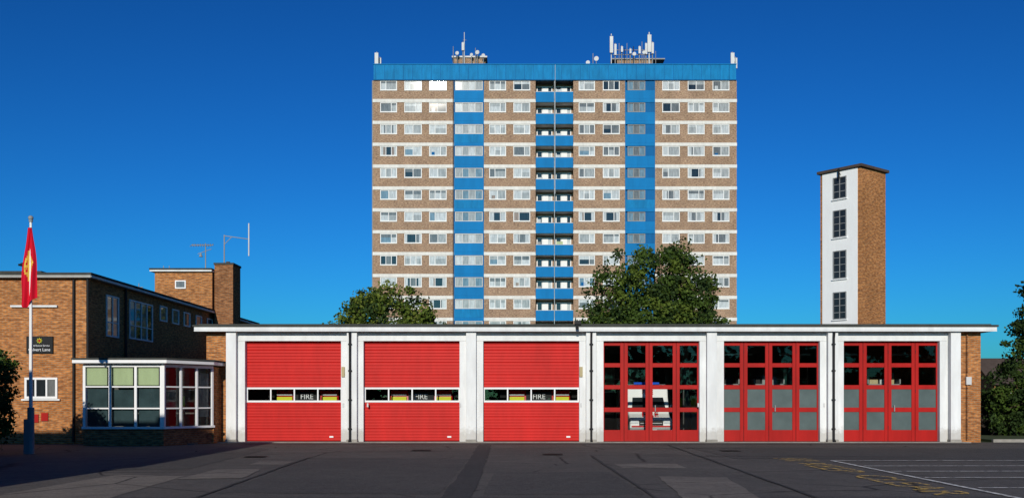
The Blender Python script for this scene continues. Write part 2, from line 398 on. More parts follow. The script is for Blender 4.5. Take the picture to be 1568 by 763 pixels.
for x in (-6.43,-1.97,2.63,-5.5,7.1,11.9): b.box(x-.03,x+.03,37.925,37.948,1.35,1.5,'lgrey')
b.box(2.35,2.6,37.4,37.5,4.46,4.6,'dark'); b.cyl((2.45,37.3,4.3),(2.45,37.55,4.36),.06,.06,'dark')
b.box(2.42,2.48,37.47,37.51,4.3,4.47,'dark'); b.box(17.3,17.5,37.9,38.0,2.2,2.5,'lgrey')
b.done()
b=B('roof_vents',FS)
for x,y in ((-2,42),(6,44),(14,45),(10,40.5)): b.cyl((x,y,4.45),(x,y,4.62),.2,.2,'grey')
b.box(-11.9,18.2,37.8,37.95,4.45,4.50,'roof')
b.done()

# ---------------------------------------------------------------- vehicles
def fire_engine(x,y):
    e=empty('fire_engine',(x,y,0))
    b=B('body',e,.05)
    b.prism([(0,.45),(-.08,.9),(-.05,1.55),(.18,2.75),(.35,2.95),(2.3,2.95),(2.3,.45)],-1.22,1.22,'engred')
    b.box(-1.25,1.25,2.4,7.8,.55,3.05,'engred'); b.box(-1.0,1.0,2.3,7.6,.35,.55,'dark'); b.done()
    b=B('windscreen',e); b.quad((-1.08,-.02,1.99),(1.08,-.02,1.99),(1.0,.11,2.65),(-1.0,.11,2.65),'pdark')
    b.box(-1.262,-1.252,2.6,7.6,.8,2.7,'lgrey'); b.box(1.252,1.262,2.6,7.6,.8,2.7,'lgrey')
    for s in (-1,1): b.box(s*1.222-.004,s*1.222+.004,.5,1.9,1.6,2.5,'pdark')
    b.done()
    b=B('front_details',e,.01)
    b.box(-1.22,1.22,-.2,.02,.4,.75,'white2'); b.box(-.7,.7,-.13,-.06,.85,1.35,'dark')
    for z in (.95,1.1,1.25): b.box(-.68,.68,-.15,-.131,z,z+.04,'lgrey')
    for s in (-1,1):
        b.box(s*.98-.17,s*.98+.17,-.16,-.07,.85,1.1,'lens'); b.box(s*1.4-.12,s*1.4+.12,-.05,.08,1.7,2.35,'black'); b.box(s*1.3-.08,s*1.3+.08,0,.03,2.3,2.36,'black')
        b.box(s*.87-.30,s*.87+.30,-.13,-.03,1.56,1.74,'yellow')
        b.box(s*.87-.30,s*.87+.30,-.13,-.03,1.80,1.84,'white2')
    b.box(-.50,.50,-.12,-.03,1.50,1.95,'dark')
    b.box(-1.1,1.1,.3,.6,2.96,3.15,'lgrey'); b.box(-1.05,-.5,.27,.299,2.98,3.13,'hblue'); b.box(.5,1.05,.27,.299,2.98,3.13,'hblue')
    b.done()
    text('lettering','FIRE',.28,'white2',Matrix.Translation((0,-.13,1.74))@FACE,e)
    b=B('ladder',e)
    for s in (-.3,.3): b.box(s-.03,s+.03,1.0,7.7,3.2,3.28,'lgrey')
    for k in range(20): b.box(-.3,.3,1.2+k*.33,1.23+k*.33,3.22,3.25,'lgrey')
    b.box(-.3,.3,2.6,2.7,3.05,3.2,'lgrey'); b.box(-.3,.3,7.3,7.4,3.05,3.2,'lgrey'); b.done()
    b=B('wheels',e)
    for yy in (1.4,5.9):
        for s in (-1,1):
            b.cyl((s*.95,yy,.5),(s*1.27,yy,.5),.5,.5,'black',20); b.cyl((s*1.271,yy,.5),(s*1.28,yy,.5),.28,.28,'lgrey',16)
    b.done()
for x,y in ((-8.0,38.95),(-3.55,39.0),(1.05,38.95)): fire_engine(x,y)
def van(x,y):
    e=empty('fire_van',(x,y,0),0,.86)
    b=B('body',e,.09)
    b.prism([(0,.35),(-.04,.75),(.05,1.05),(.62,1.25),(1.15,2.02),(1.25,2.40),(1.5,2.62),(5.6,2.64),(5.7,.35)],-.97,.97,'vanwhite'); b.done()
    b=B('windscreen',e); b.quad((-.80,.655,1.36),(.80,.655,1.36),(.72,1.11,2.0),(-.72,1.11,2.0),'pdark')
    for s in (-1,1): b.add([(s*.975,1.1,1.35),(s*.975,2.3,1.35),(s*.975,2.3,2.05),(s*.975,1.55,2.05)],[(0,1,2,3)],'pdark')
    b.cyl((-.5,.62,1.34),(-.1,.80,1.6),.012,.012,'black',5); b.cyl((.2,.62,1.34),(.6,.80,1.6),.012,.012,'black',5)
    b.done()
    b=B('front_details',e,.015)
    b.box(-.55,.55,-.09,-.02,.72,.95,'dark'); b.box(-.5,.5,-.10,-.091,.80,.83,'lgrey'); b.box(-.98,.98,-.12,.03,.36,.60,'grey')
    b.box(-.26,.26,-.135,-.121,.42,.53,'white2')
    for s in (-1,1):
        b.box(s*.76-.18,s*.76+.18,-.07,.10,.80,1.02,'lens'); b.box(s*1.13-.1,s*1.13+.1,.85,.97,1.3,1.65,'vanwhite'); b.box(s*1.0-.06,s*1.0+.06,.88,.94,1.38,1.42,'black')
        b.box(s*1.13-.075,s*1.13+.075,.842,.849,1.33,1.62,'pdark')
    b.box(-.6,.6,1.5,1.7,2.62,2.72,'hblue'); b.box(-.9,.9,-.07,-.03,.63,.70,'engred')
    b.box(-.98,-.97,1.2,5.5,.95,1.15,'engred'); b.box(.97,.98,1.2,5.5,.95,1.15,'engred')
    b.done()
    text('lettering','FIRE',.44,'engred',Matrix.Translation((0,.28,1.20))@Matrix.Rotation(math.radians(60),4,'X'),e,.02)
    text('roof_lettering','FIRE',.30,'engred',Matrix.Translation((0,1.17,2.24))@Matrix.Rotation(math.radians(75),4,'X'),e,.03)
    b=B('wheels',e)
    for yy in (.95,4.5):
        for s in (-1,1): b.cyl((s*.7,yy,.34),(s*.99,yy,.34),.34,.34,'black',18); b.cyl((s*.991,yy,.34),(s*1.0,yy,.34),.2,.2,'lgrey',14)
    b.done()
van(5.5,39.4)

# ---------------------------------------------------------------- office wing
OW=empty('office_building')
WX=-15.55
b=B('walls',OW)
b.box(-34,WX,36.4,60,0,6.05,'brick')
b.done()
b=B('roof',OW,.01)
b.box(-34,WX+.25,36.15,60.2,6.06,6.158,'soffit'); b.box(-34,WX+.28,36.12,60.25,6.16,6.24,'roof'); b.box(WX+.251,WX+.26,36.2,60.2,6.07,6.15,'white')
b.box(-34,-18.2,38.5,50,6.25,6.6,'roof'); b.cyl((-19.0,38.9,6.6),(-19.0,38.9,6.85),.14,.14,'dark'); b.cyl((-19,38.9,6.85),(-19,38.9,6.9),.28,.28,'dark'); b.cyl((-19,38.9,6.93),(-19,38.9,7.0),.2,.05,'dark')
b.done()
b=B('windows',OW)
win(b,-17.8,-16.6,1.67,2.44,36.4,3,1,fr=.08,panes=('pdark','pdark','pmid'),d=.06)
b.box(-18.3,-16.6,36.3,36.4,5.0,5.07,'white')
b.box(-17.9,-16.5,36.3,36.4,1.60,1.66,'white')
win(b,38.1,39.3,4.05,5.65,WX,2,[.35],axis='x',panes=('pdark','pmid'))
win(b,40.4,43.0,4.1,5.7,WX,4,[.35],axis='x',panes=('pmid','pdark'))
for y in (43.9,45.5,47.1,48.9,50.7,53): win(b,y,y+.9,5.1,5.78,WX,1,1,axis='x',panes=('pmid',))
for y in (37.3,44.5,48,51.5): win(b,y,y+1.6,1.2,2.6,WX,2,1,axis='x')
b.cyl((WX+.06,36.34,.1),(WX+.06,36.34,6.05),.05,.05,'dark'); b.cyl((WX+.07,39.9,3),(WX+.07,39.9,6.05),.05,.05,'dark')
b.cyl((-16.0,36.33,.1),(-16.0,36.33,6.0),.045,.045,'dark')
b.box(-17.6,-17.3,36.36,36.4,.8,1.1,'redf'); b.box(-17.2,-16.95,36.36,36.4,.85,1.15,'redf')
b.done()
b=B('rooftop_room',OW)
b.box(-18.3,-15.36,51,54,6.25,8.15,'brick'); b.done()
b=B('rooftop_room_roof',OW,.01); b.box(-18.5,-15.33,50.8,54.2,8.16,8.238,'white'); b.box(-18.52,-15.33,50.78,54.2,8.24,8.33,'roof'); b.done()
b=B('rooftop_room_window',OW); win(b,-17.25,-16.7,7.3,7.72,51,1,1,panes=('pmid',)); b.done()
b=B('chimney_stack',OW); b.box(-15.3,-14.35,51.2,52.6,3,8.55,'brickd'); b.box(-15.34,-14.31,51.16,52.64,8.55,8.65,'roof'); b.cyl((-14.8,51.9,8.65),(-14.8,51.9,8.8),.12,.1,'tile'); b.done()
b=B('tv_antenna',OW)
x0=-15.85
b.cyl((x0,51.5,8.3),(x0,51.5,9.7),.03,.025,'grey')
b.cyl((x0-.75,51.5,9.6),(x0+.4,51.5,9.6),.025,.025,'grey')
for k in range(9): b.cyl((x0-.72+k*.13,51.5-.25,9.50),(x0-.72+k*.13,51.5+.25,9.70),.018,.018,'grey',5)
b.cyl((x0-.4,51.5,9.15),(x0+.3,51.5,9.4),.018,.018,'grey')
b.cyl((x0-.25,51.5,9.0),(x0-.25,51.5,9.2),.1,.02,'grey')
for dx in (-17.9,-18.2): b.cyl((dx,52,8.3),(dx,52,8.6),.02,.02,'grey')
b.cyl((-18.6,49.5,6.2),(-18.55,49.5,7.4),.02,.02,'grey'); b.cyl((-18.75,49.5,7.2),(-18.35,49.5,7.2),.02,.02,'grey')
b.done()
b=B('radio_mast',OW)
b.cyl((-15.0,51.9,8.65),(-15.0,51.9,10.2),.035,.03,'grey'); b.cyl((-15.0,51.9,10.15),(-13.75,51.9,9.98),.022,.022,'grey')
b.cyl((-15.0,51.9,9.7),(-14.6,51.9,10.1),.018,.018,'grey')
b.cyl((-13.72,51.9,9.1),(-13.72,51.9,10.8),.035,.035,'lgrey'); b.done()
# front room with angled end
b=B('front_room_walls',OW)
A=(-12.26,35.0); Bp=(-11.1,37.02)
b.box(-15.09,A[0],35.05,35.25,0,.62,'brickd'); b.box(-15.09,-14.9,35.251,36.4,0,2.85,'white2')
dirv=Vector((Bp[0]-A[0],Bp[1]-A[1],0)); Ln=dirv.length; ang=math.atan2(dirv.y,dirv.x)
TM=Matrix.Translation((A[0],A[1],0))@Matrix.Rotation(ang,4,'Z')
b.M=TM; b.box(.03,Ln,.05,.22,0,.62,'brickd'); b.M=None
b.box(-11.3,-11.1,37.05,38.1,0,2.85,'brick'); b.box(-15.5,-11.3,38.3,38.5,0,2.87,'inwall')
b.box(-15.0,-11.5,36.0,38.3,0,.05,'floor'); b.box(-15,-12.4,35.3,36,0,.05,'floor')
b.done()
b=B('front_room_frames',OW,.006)
def frames(Lx,x0,cols,yb):
    b.box(x0-.02,x0+Lx+.02,yb-.06,yb+.12,.60,.68,'white2'); b.box(x0,x0+Lx,yb,yb+.08,2.78,2.88,'white2')
    for i in range(cols+1):
        x=x0+(Lx-.09)*i/cols; b.box(x,x+.09,yb-.004,yb+.084,.681,2.779,'white2')
    for z in (1.30,2.06): b.box(x0+.01,x0+Lx-.01,yb+.01,yb+.07,z,z+.05,'white2')
    b.quad((x0,yb+.04,.68),(x0+Lx,yb+.04,.68),(x0+Lx,yb+.04,2.78),(x0,yb+.04,2.78),'glass')
frames(2.80,-15.09,3,35.0)
b.M=TM; frames(Ln-.02,.02,3,.0)
seg=(Ln-.1)/3
b.quad((.1,.1,.7),(seg*.9,.1,.7),(seg*.9,.1,1.3),(.1,.1,1.3),'redf'); b.quad((.1,.1,2.0),(seg*.9,.1,2.0),(seg*.9,.1,2.75),(.1,.1,2.75),'redf'); b.quad((seg+.1,.14,2.0),(seg*1.8,.14,2.0),(seg*1.8,.14,2.78),(seg+.1,.14,2.78),'redf')
b.quad((.1,.13,1.3),(seg*.9,.13,1.3),(seg*.9,.13,2.0),(.1,.13,2.0),'pteal')
b.quad((seg+.1,.14,.7),(seg*1.5,.14,.7),(seg*1.5,.14,1.4),(seg+.1,.14,1.4),'redf'); b.quad((seg+.1,.16,1.4),(seg*1.5,.16,1.4),(seg*1.5,.16,1.75),(seg+.1,.16,1.75),'yellow')
b.quad((seg*2+.1,.12,1.0),(seg*3,.12,1.0),(seg*3,.12,2.6),(seg*2+.1,.12,2.6),'pmid'); b.M=None
b.box(A[0]-.07,A[0]+.05,34.97,35.11,.6,2.9,'white2')
for i in range(3): b.box(-15.0+i*.91,-14.28+i*.91,35.12,35.14,2.14,2.77,'blind')
for i in range(3): b.box(-15.0+i*.91,-14.28+i*.91,35.16,35.17,.7,2.06-.08*(i%2),'pteal')
b.box(-14.8,-14.2,38.2,38.29,1.2,2.0,'pnet')
b.done(False)
b=B('front_room_roof',OW,.01)
o=[(-15.35,34.72),(-12.05,34.72),(-10.95,36.6),(-10.95,38.0),(-15.54,38.0),(-15.54,36.38),(-15.35,36.38)]
def slab(b,o,z0,z1,k): b.add([(x,y,z0) for x,y in o]+[(x,y,z1) for x,y in o],[tuple(range(6,-1,-1)),tuple(range(7,14))]+[(i,(i+1)%7,7+(i+1)%7,7+i) for i in range(7)],k)
slab(b,o,2.905,3.02,'white2')
o=[(-15.37,34.70),(-12.04,34.70),(-10.92,36.6),(-10.92,38.01),(-15.54,38.01),(-15.54,36.38),(-15.37,36.38)]
slab(b,o,3.022,3.09,'roof')
b.done()
# sign
SG=empty('station_sign')
b=B('board',SG,.005); b.box(-17.72,-16.76,36.32,36.39,3.32,3.94,'dark')
b.done()
b=B('emblem',SG)
for k in range(8):
    a=k*math.pi/4; cx,cz=-17.24,3.78
    b.add([(cx+.12*math.cos(a),36.31,cz+.12*math.sin(a)),(cx+.05*math.cos(a+.4),36.31,cz+.05*math.sin(a+.4)),(cx+.05*math.cos(a-.4),36.31,cz+.05*math.sin(a-.4))],[(0,1,2)],'yellow')
b.cyl((-17.24,36.30,3.78),(-17.24,36.32,3.78),.05,.05,'redf'); b.done(False)
text('lettering_small','Fire & Rescue Service',.085,'white2',Matrix.Translation((-17.24,36.315,3.60))@FACE,SG)
text('lettering','Calvert Lane',.155,'white2',Matrix.Translation((-17.24,36.315,3.45))@FACE,SG)

# ---------------------------------------------------------------- flagpole
FP=empty('flagpole',(-14.5,30,0))
b=B('pole',FP); b.cyl((0,0,1.4),(0,0,7.0),.055,.035,'white2',14); b.cyl((0,0,0),(0,0,1.4),.10,.10,'grey',14); b.sphere((0,0,7.1),.075,'grey',8)
b.cyl((0,0,6.98),(0,0,7.04),.06,.06,'grey'); b.box(-.16,.02,-.12,.12,0,1.05,'grey'); b.cyl((.05,-.05,1.2),(.04,-.04,6.9),.006,.006,'white2',5); b.done()
b=B('flag',FP); nu,nv=22,34; vs=[]
for j in range(nv+1):
    t=j/nv
    for i in range(nu+1):
        u=i/nu
        w0=-.05-.23*min(1,t*1.5)**.9; w1=.07+.19*min(1,t*1.2)**.8*(1-.25*t)
        z=6.80-2.22*t-.10*(1-u)*t - .12*math.sin(u*5)*t
        vs.append((w0+(w1-w0)*u+.015*math.sin(t*9+u*4),-.07+.06*math.sin(u*13+t*2.2)*min(1,.3+t),z))
fs=[];f2=[]
for j in range(nv):
    for i in range(nu):
        a=j*(nu+1)+i; q=(a,a+1,a+nu+2,a+nu+1)
        dx=(i-10)/6.5; dz=(j-16)/4.5; r2=dx*dx+dz*dz
        em=(r2<1 and (r2>.45 or (i+j)%3==0)) or (abs(i-10)<2 and 10<=j<=22) or (abs(j-16)<1 and abs(i-10)<8)
        (f2 if em else fs).append(q)
b.add(vs,fs,'flag',True); b.add(vs,f2,'flagy',True); b.done(False)

# ---------------------------------------------------------------- hose drying tower
HT=empty('hose_drying_tower',(19.6,56,0),math.radians(38.8))
b=B('shaft',HT); S=2.6; H=14.7; b.box(0,S,0,S,0,H,'brick'); b.done()
b=B('white_panel',HT); b.box(-.03,-.001,.17,2.45,0,H-.02,'whiteht')
for z0,z1 in ((13.1,14.35),(10.89,12.46),(8.53,10.14),(6.21,7.78),(3.9,5.4)):
    win(b,.86,1.72,z0,z1,-.031,2,4 if z1-z0>1.4 else 3,axis='X',fr=.05,k='grey',panes=('pdark',),d=.04)
    b.box(-.12,-.031,.8,1.78,z0-.06,z0-.005,'whiteht')
b.done()
b=B('roof_slab',HT,.01); b.box(-.16,S+.14,-.16,S+.14,H+.002,H+.16,'tile'); b.box(-.22,-.17,1.2,1.3,H-.5,H+.1,'dark'); b.done()
b=B('fixing',HT); b.cyl((-.1,1.3,14.3),(-.1,1.3,14.7),.02,.02,'dark'); b.cyl((-.1,1.3,14.6),(-.25,1.1,14.4),.02,.02,'dark'); b.done()

# ---------------------------------------------------------------- tower block
TB=empty('tower_block')
TY=123.0; s=.0807; ox=784
X=lambda px:(px-ox)*s
ZT=40.95; FH=2.695; NF=15
xl,xr=X(571),X(1128)
b=B('core',TB); b.box(xl+.2,xr-.2,TY+1.6,TY+18,0,ZT,'tbrick')
for a,c in ((571,695),(741,820),(878,957),(1003,1128)): b.box(X(a)+.02,X(c)-.02,TY+.25,TY+1.6,0,ZT-.001,'tbrick')
for a,c in ((695,741),(957,1003)): b.box(X(a)+.02,X(c)-.02,TY+.25,TY+1.6,0,ZT-.001,'blue2')
b.done()
bw=B('brick_facade',TB); bs=B('floor_bands',TB); bf=B('windows',TB); bb=B('blue_cladding',TB); bc=B('balconies',TB)
secs=[(571,695,[(582,608),(619,646),(657,684)]),(741,820,[(749,775),(786,812)]),(878,957,[(886,911),(923,949)]),(1003,1128,[(1014,1041),(1053,1079),(1091,1117)])]
def rp():
    r=random.random()
    if r<.36: return ('pnet','pnet2')
    if r<.50: return ('pnet2','pnet')
    if r<.68: return ('pdark','pmid')
    if r<.82: return ('pmid','pnet2')
    if r<.92: return ('pblue','pnet')
    return ('pcurt','pdark')
for k in range(NF):
    zt=ZT-FH*k; zb=max(0.0,zt-FH); wz=zt-1.2
    for a,c,ws in secs:
        x0,x1=X(a),X(c)
        bs.box(x0-.02 if a==571 else x0,x1+.02 if c==1128 else x1,TY-.06,TY+.25,zb,zb+.40,'slab')
        bw.box(x0,x1,TY,TY+.25,zb+.40,wz,'tbrick')
        px=x0
        for (u,v) in ws:
            bw.box(px,X(u),TY,TY+.25,wz+.001,zt-.001,'tbrick'); px=X(v)
            P=rp(); cs=random.choice([[.5],[.34],[.66],[.5],[.34,.67]]) 
            if k==0 and u==657: P=('pdark','pdark')
            win(bf,X(u)+.01,X(v)-.01,wz+.01,zt-.01,TY+.12,cs,[] ,fr=.09,panes=P,d=.1)
            q=random.random(); w=X(v)-X(u)
            if q<.45 and P[0] in('pdark','pmid','pcurt'):
                cw=w*random.uniform(.1,.25)
                bf.box(X(u)+.12,X(u)+.12+cw,TY+.10,TY+.107,wz+.12,zt-.12,'pnet'); bf.box(X(v)-.12-cw,X(v)-.12,TY+.10,TY+.107,wz+.12,zt-.12,'pnet')
            elif q<.7:
                bf.box(X(u)+.12,X(v)-.12,TY+.10,TY+.107,zt-random.uniform(.3,.6),zt-.12,random.choice(['pnet','pnet2','pmid']))
            elif q<.8 :
                bf.box(X(u)+.3,X(u)+.3+random.uniform(.2,.6),TY+.10,TY+.107,wz+.12,wz+random.uniform(.3,.6),random.choice(['pcurt','pnet','blue2']))
            bf.box(X(u)-.02,X(v)+.02,TY-.05,TY+.0,wz-.06,wz+.0,'slab')
        bw.box(px,x1,TY,TY+.25,wz+.001,zt-.001,'tbrick')
    for ci,(a,c) in enumerate(((695,741),(957,1003))):
        x0,x1=X(a),X(c); w=x1-x0
        bb.box(x0+.06,x1-.06,TY-.02,TY+.25,zb+.42,wz-.02,random.choice(['blue','blue','blue3']))
        bb.box(x0+.06,x1-.06,TY-.03,TY+.25,zb+.005,zb+.41,'blue')
        bb.box(x0+.005,x0+.055,TY-.05,TY+.25,zb,zt-.001,'blue'); bb.box(x1-.055,x1-.005,TY-.05,TY+.25,zb,zt-.001,'blue')
        if ci==0: win(bf,x0+.15,x1-.15,wz,zt-.02,TY+.1,[.27,.5,.73],[],fr=.08,k='lgrey',panes=(('pnet','pnet2') if k<4 or random.random()<.3 else ('pnet2','pblue')),d=.1)
        else:
            win(bf,X(961),X(988),wz,zt-.05,TY+.1,[.33,.66],[],fr=.09,k='grey',panes=('pblue','pmid'),d=.1)
            bb.box(X(988)+.01,x1-.06,TY+.05,TY+.25,wz,zt-.01,'blue2')
    x0,x1=X(820),X(878); xm=(x0+x1)/2
    bc.box(x0,x1,TY+.02,TY+1.55,zb,zb+.2,'slab')
    for u,v in ((x0+.03,xm-.05),(xm+.05,x1-.03)):
        bc.box(u,v,TY-.06,TY+.02,zb+.02,zb+1.28,'blue'); bc.box(u,v,TY-.08,TY+.04,zb+1.28,zb+1.33,'lgrey')
        win(bc,u+.15,v-.15,zb+1.2,zt-.25,TY+1.6,[.35,.7],[],fr=.12,panes=random.choice([('pdark','pnet','pdark'),('pdark','pmid','pnet')]),d=.06)
        bc.box(u+.9,u+1.6,TY+1.5,TY+1.59,zb+.2,zt-.3,'white2')
        if random.random()<.35: bc.box(u+.2,u+random.uniform(.6,1.5),TY+.3,TY+.4,zb+1.0,zb+random.uniform(1.5,1.9),random.choice(['lgrey','grey','pnet','blind']))
    bc.box(xm-.04,xm+.04,TY-.03,TY+1.6,zb,zt-.001,'pnet2')
for q in (bw,bs,bf,bb,bc): q.done()
b=B('parapet',TB)
b.box(xl+.1,xr-.1,TY-.12,TY+.3,ZT+.002,ZT+1.93,'blue3'); b.box(xl+.1,xl+.4,TY+.3,TY+18,ZT,ZT+1.93,'blue3'); b.box(xr-.4,xr-.1,TY+.3,TY+18,ZT,ZT+1.93,'blue3'); b.box(xl+.4,xr-.4,TY+17.7,TY+18,ZT,ZT+1.9,'blue3')
b.box(xl+.05,xr-.05,TY-.2,TY+.3,ZT+1.93,ZT+2.03,'blue'); b.box(xl+.05,xr-.05,TY-.18,TY-.12,ZT+.0,ZT+.10,'blue2')
x=xl+.3
while x<xr-.3:
    b.box(x,x+.05,TY-.16,TY-.121,ZT+.1,ZT+1.92,'blue2'); x+=1.15
b.box(xl+.4,xr-.4,TY+.3,TY+17.7,ZT,ZT+.15,'roof'); b.done()
b=B('corner_pipes',TB)
b.cyl((X(850),TY-.15,ZT-14),(X(850),TY-.2,ZT+1.9),.022,.022,'lgrey'); b.cyl((xl-.05,TY+.1,0),(xl-.05,TY+.1,ZT),.08,.08,'grey'); b.cyl((X(694),TY-.1,0),(X(694),TY-.1,ZT),.05,.05,'dark')
b.done()
Zr=ZT+.15; OF=2.0
b=B('plant_room',TB)
b.box(X(695)*1.04,X(743)*1.04,TY+5,TY+10,Zr,ZT+4.5,'tbrick'); b.box(X(692)*1.04,X(746)*1.04,TY+4.8,TY+10.2,ZT+4.5,ZT+4.7,'lgrey')
b.box(X(945)*1.04,X(1000)*1.04,TY+5,TY+10,Zr,ZT+4.25,'tbrick'); b.box(X(936)*1.04,X(1018)*1.04,TY+4.8,TY+10.2,ZT+4.25,ZT+4.40,'grey'); b.done()
b=B('rooftop_antennas',TB)
def P_(px,y): return X(px)*(y/TY)
def ant(px,z0,z1,r=.06,k='lgrey',y=TY+4.5,o=OF): b.cyl((P_(px,y),y,z0),(P_(px,y),y,z1+o),r,r*.8,k,8)
def panel(px,z0,z1,w=.35,y=TY+4.5,o=OF):
    xx=P_(px,y); b.box(xx-w/2,xx+w/2,y-.3,y-.08,z0+o,z1+o,'lgrey'); b.cyl((xx,y,Zr),(xx,y,z1+.2+o),.07,.07,'grey',8)
def dish(px,z,r,y=TY+4.2,o=OF):
    xx=P_(px,y); b.cyl((xx,y-.15,z+o),(xx+.05,y+.1,z+o),r,r*.6,'lgrey',14); b.cyl((xx,y,Zr),(xx,y,z+o),.05,.05,'grey',6)
ant(711,Zr,ZT+5.6,.06); panel(709,ZT+3.2,ZT+4.2,.3); ant(728,Zr,ZT+3.6,.05,'grey'); dish(700,ZT+2.8,.24); dish(731,ZT+2.9,.26); dish(740,ZT+2.5,.24); ant(694,Zr,ZT+3.8,.05,'grey'); dish(722,ZT+2.6,.2)
b.cyl((P_(709,127.5),127.5,ZT+6.6),(P_(714,127.5),127.5,ZT+6.6),.04,.04,'grey',5)
for px in (577,1121): panel(px,ZT+2.1,ZT+3.7,.45,TY+1.5,.15); panel(px+5,ZT+2.1,ZT+3.4,.35,TY+2.5,.15)
ant(574,Zr,ZT+3.6,.05,'grey',TY+1.5,0); ant(1126,Zr,ZT+3.3,.05,'grey',TY+1.5,0)
for px,z0,z1,w in ((936,ZT+2.9,ZT+5.0,.42),(942,ZT+2.6,ZT+4.0,.28),(952,ZT+3,ZT+3.7,.25),(965,ZT+2.8,ZT+3.4,.25),(994,ZT+3.0,ZT+5.2,.48),(989,ZT+2.7,ZT+4.1,.28),(999,ZT+2.8,ZT+4.2,.28),(979,ZT+2.8,ZT+3.7,.28)): panel(px,z0,z1,w)
ant(936,Zr,ZT+5.4,.08); ant(994,Zr,ZT+5.6,.1); ant(960,Zr,ZT+4.2,.05,'grey'); ant(983,Zr,ZT+4.4,.05,'grey'); ant(948,Zr,ZT+4.2,.05,'grey'); ant(970,Zr,ZT+3.8,.06,'dark'); ant(956,Zr,ZT+3.6,.05,'dark'); ant(1004,Zr,ZT+3.2,.05,'grey')
dish(900,ZT+1.6,.26); dish(913,ZT+2.1,.3); ant(908,Zr,ZT+2.9,.06,'grey'); dish(971,ZT+2.7,.24); dish(986,ZT+2.9,.22)
for z in (ZT+4.9,ZT+5.5): b.cyl((P_(938,128),128,z),(P_(998,128),128,z),.05,.05,'grey',6)
for px in range(884,1020,9): b.cyl((X(px),TY+3,Zr),(X(px),TY+3,ZT+2.35),.03,.03,'grey',5)
b.cyl((X(884),TY+3,ZT+2.35),(X(1016),TY+3,ZT+2.35),.03,.03,'grey',5)
b.done()

# ---------------------------------------------------------------- trees
def leaves(b,clumps,nsub,per,leaf,subr,keys,seed,up=.3):
    rng=np.random.default_rng(seed); cl=np.array(clumps,float)
    w=(cl[:,3]*cl[:,4]*cl[:,5])**(2/3); w/=w.sum()
    for q in range(nsub):
        c=cl[rng.choice(len(cl),p=w)]
        d=rng.normal(size=3); d/=np.linalg.norm(d); rr=rng.uniform(.45,1.0)**.6*rng.uniform(.93,1.10)
        ctr=c[:3]+d*c[3:6]*rr
        sr=subr*rng.uniform(.5,1.35); n=int(per*rng.uniform(.6,1.3))
        p=rng.normal(size=(n,3)); p/=np.linalg.norm(p,axis=1)[:,None]; p*=(rng.uniform(0,1,(n,1))**.45)*sr; p[:,2]*=.75; p+=ctr
        a=rng.normal(size=(n,3)); a/=np.linalg.norm(a,axis=1)[:,None]
        t=rng.normal(size=(n,3)); t-=a*(t*a).sum(1)[:,None]; t/=np.linalg.norm(t,axis=1)[:,None]
        L=leaf*rng.uniform(.6,1.3,(n,1))
        v=np.stack([p-a*L*.5,p+t*L*.32,p+a*L*.5,p-t*L*.32],1).reshape(-1,3)
        o=len(b.v); b.v.extend(map(tuple,v.tolist()))
        i=b.m(keys[rng.integers(len(keys))])
        for k in range(n): b.f.append([o+4*k,o+4*k+1,o+4*k+2,o+4*k+3])
        b.mi.extend([i]*n); b.smooth.extend([False]*n)
def tree(name,base,th,tr,clumps,nsub,per,leaf,subr,keys,seed):
    e=empty(name); b=B('trunk',e); r=random.Random(seed)
    p=Vector(base); top=p+Vector((.2,0,th)); b.cyl(p,top,tr,tr*.7,'bark',12)
    for c in clumps:
        q=Vector(c[:3]); mid=top.lerp(q,.5)+Vector((r.uniform(-.3,.3),r.uniform(-.3,.3),.3))
        b.cyl(top,mid,tr*.5,tr*.3,'bark',8); b.cyl(mid,q+Vector((0,0,c[5]*.4)),tr*.3,tr*.08,'bark',7)
        for j in range(5):
            e2=q+Vector((r.uniform(-1,1)*c[3],r.uniform(-1,1)*c[4],r.uniform(-.3,.9)*c[5]))*.7
            b.cyl(mid,e2,tr*.14,.02,'bark',5)
    b.done()
    b=B('crown',e); leaves(b,clumps,nsub,per,leaf,subr,keys,seed); b.done(False)
tree('broadleaf_tree',(-8.8,70,0),3.2,.32,[(-8.7,70,6.3,3.4,3.2,3.2),(-11.4,70,5.2,2.1,2.2,2.3),(-6.3,70,5.4,2.3,2.2,2.7),(-9.8,69,7.3,1.8,1.8,1.8),(-12.1,70.5,4.3,1.6,1.6,1.7)],360,70,.25,.72,['leaf1','leaf1','leaf2','leaf0','leaf3'],3)
tree('broadleaf_tree',(9.0,65,0),4.0,.38,[(9.3,65,8.6,2.9,2.8,3.4),(10.3,64.5,9.4,1.7,1.7,2.5),(6.8,65,8.0,1.9,2.2,2.9),(11.6,65,8.0,1.7,1.9,2.5),(5.6,65,5.6,2.0,2.0,1.7),(12.3,65,5.8,1.9,2.0,1.8),(9,65,5.8,3.6,2.6,2.2)],480,75,.24,.68,['leaf0','leaf1','leaf3','leaf0'],5)
tree('conifer_tree',(22.9,42,0),1.2,.22,[(22.9,42,3.0,2.0,2.0,2.6),(22.9,42,5.0,1.6,1.5,2.2),(23.2,42,6.3,1.2,1.2,1.7),(21.4,42.3,1.6,1.2,1.2,1.6)],520,70,.15,.40,['leaf3','leaf0','leaf3'],8)
tree('garden_tree',(-15.8,29.4,0),.9,.12,[(-15.8,29.4,2.1,1.0,1.1,1.2),(-15.7,29.4,1.1,.9,.9,.9)],170,60,.12,.34,['leaf3','leaf0'],9)
e=empty('hedge'); b=B('foliage',e)
leaves(b,[(x,46.5,.95,1.6,.9,.95) for x in np.arange(19.8,40,1.8)],460,60,.16,.38,['leaf3','leaf3','leaf0'],11); b.done(False)
b=B('hedge_stems',e)
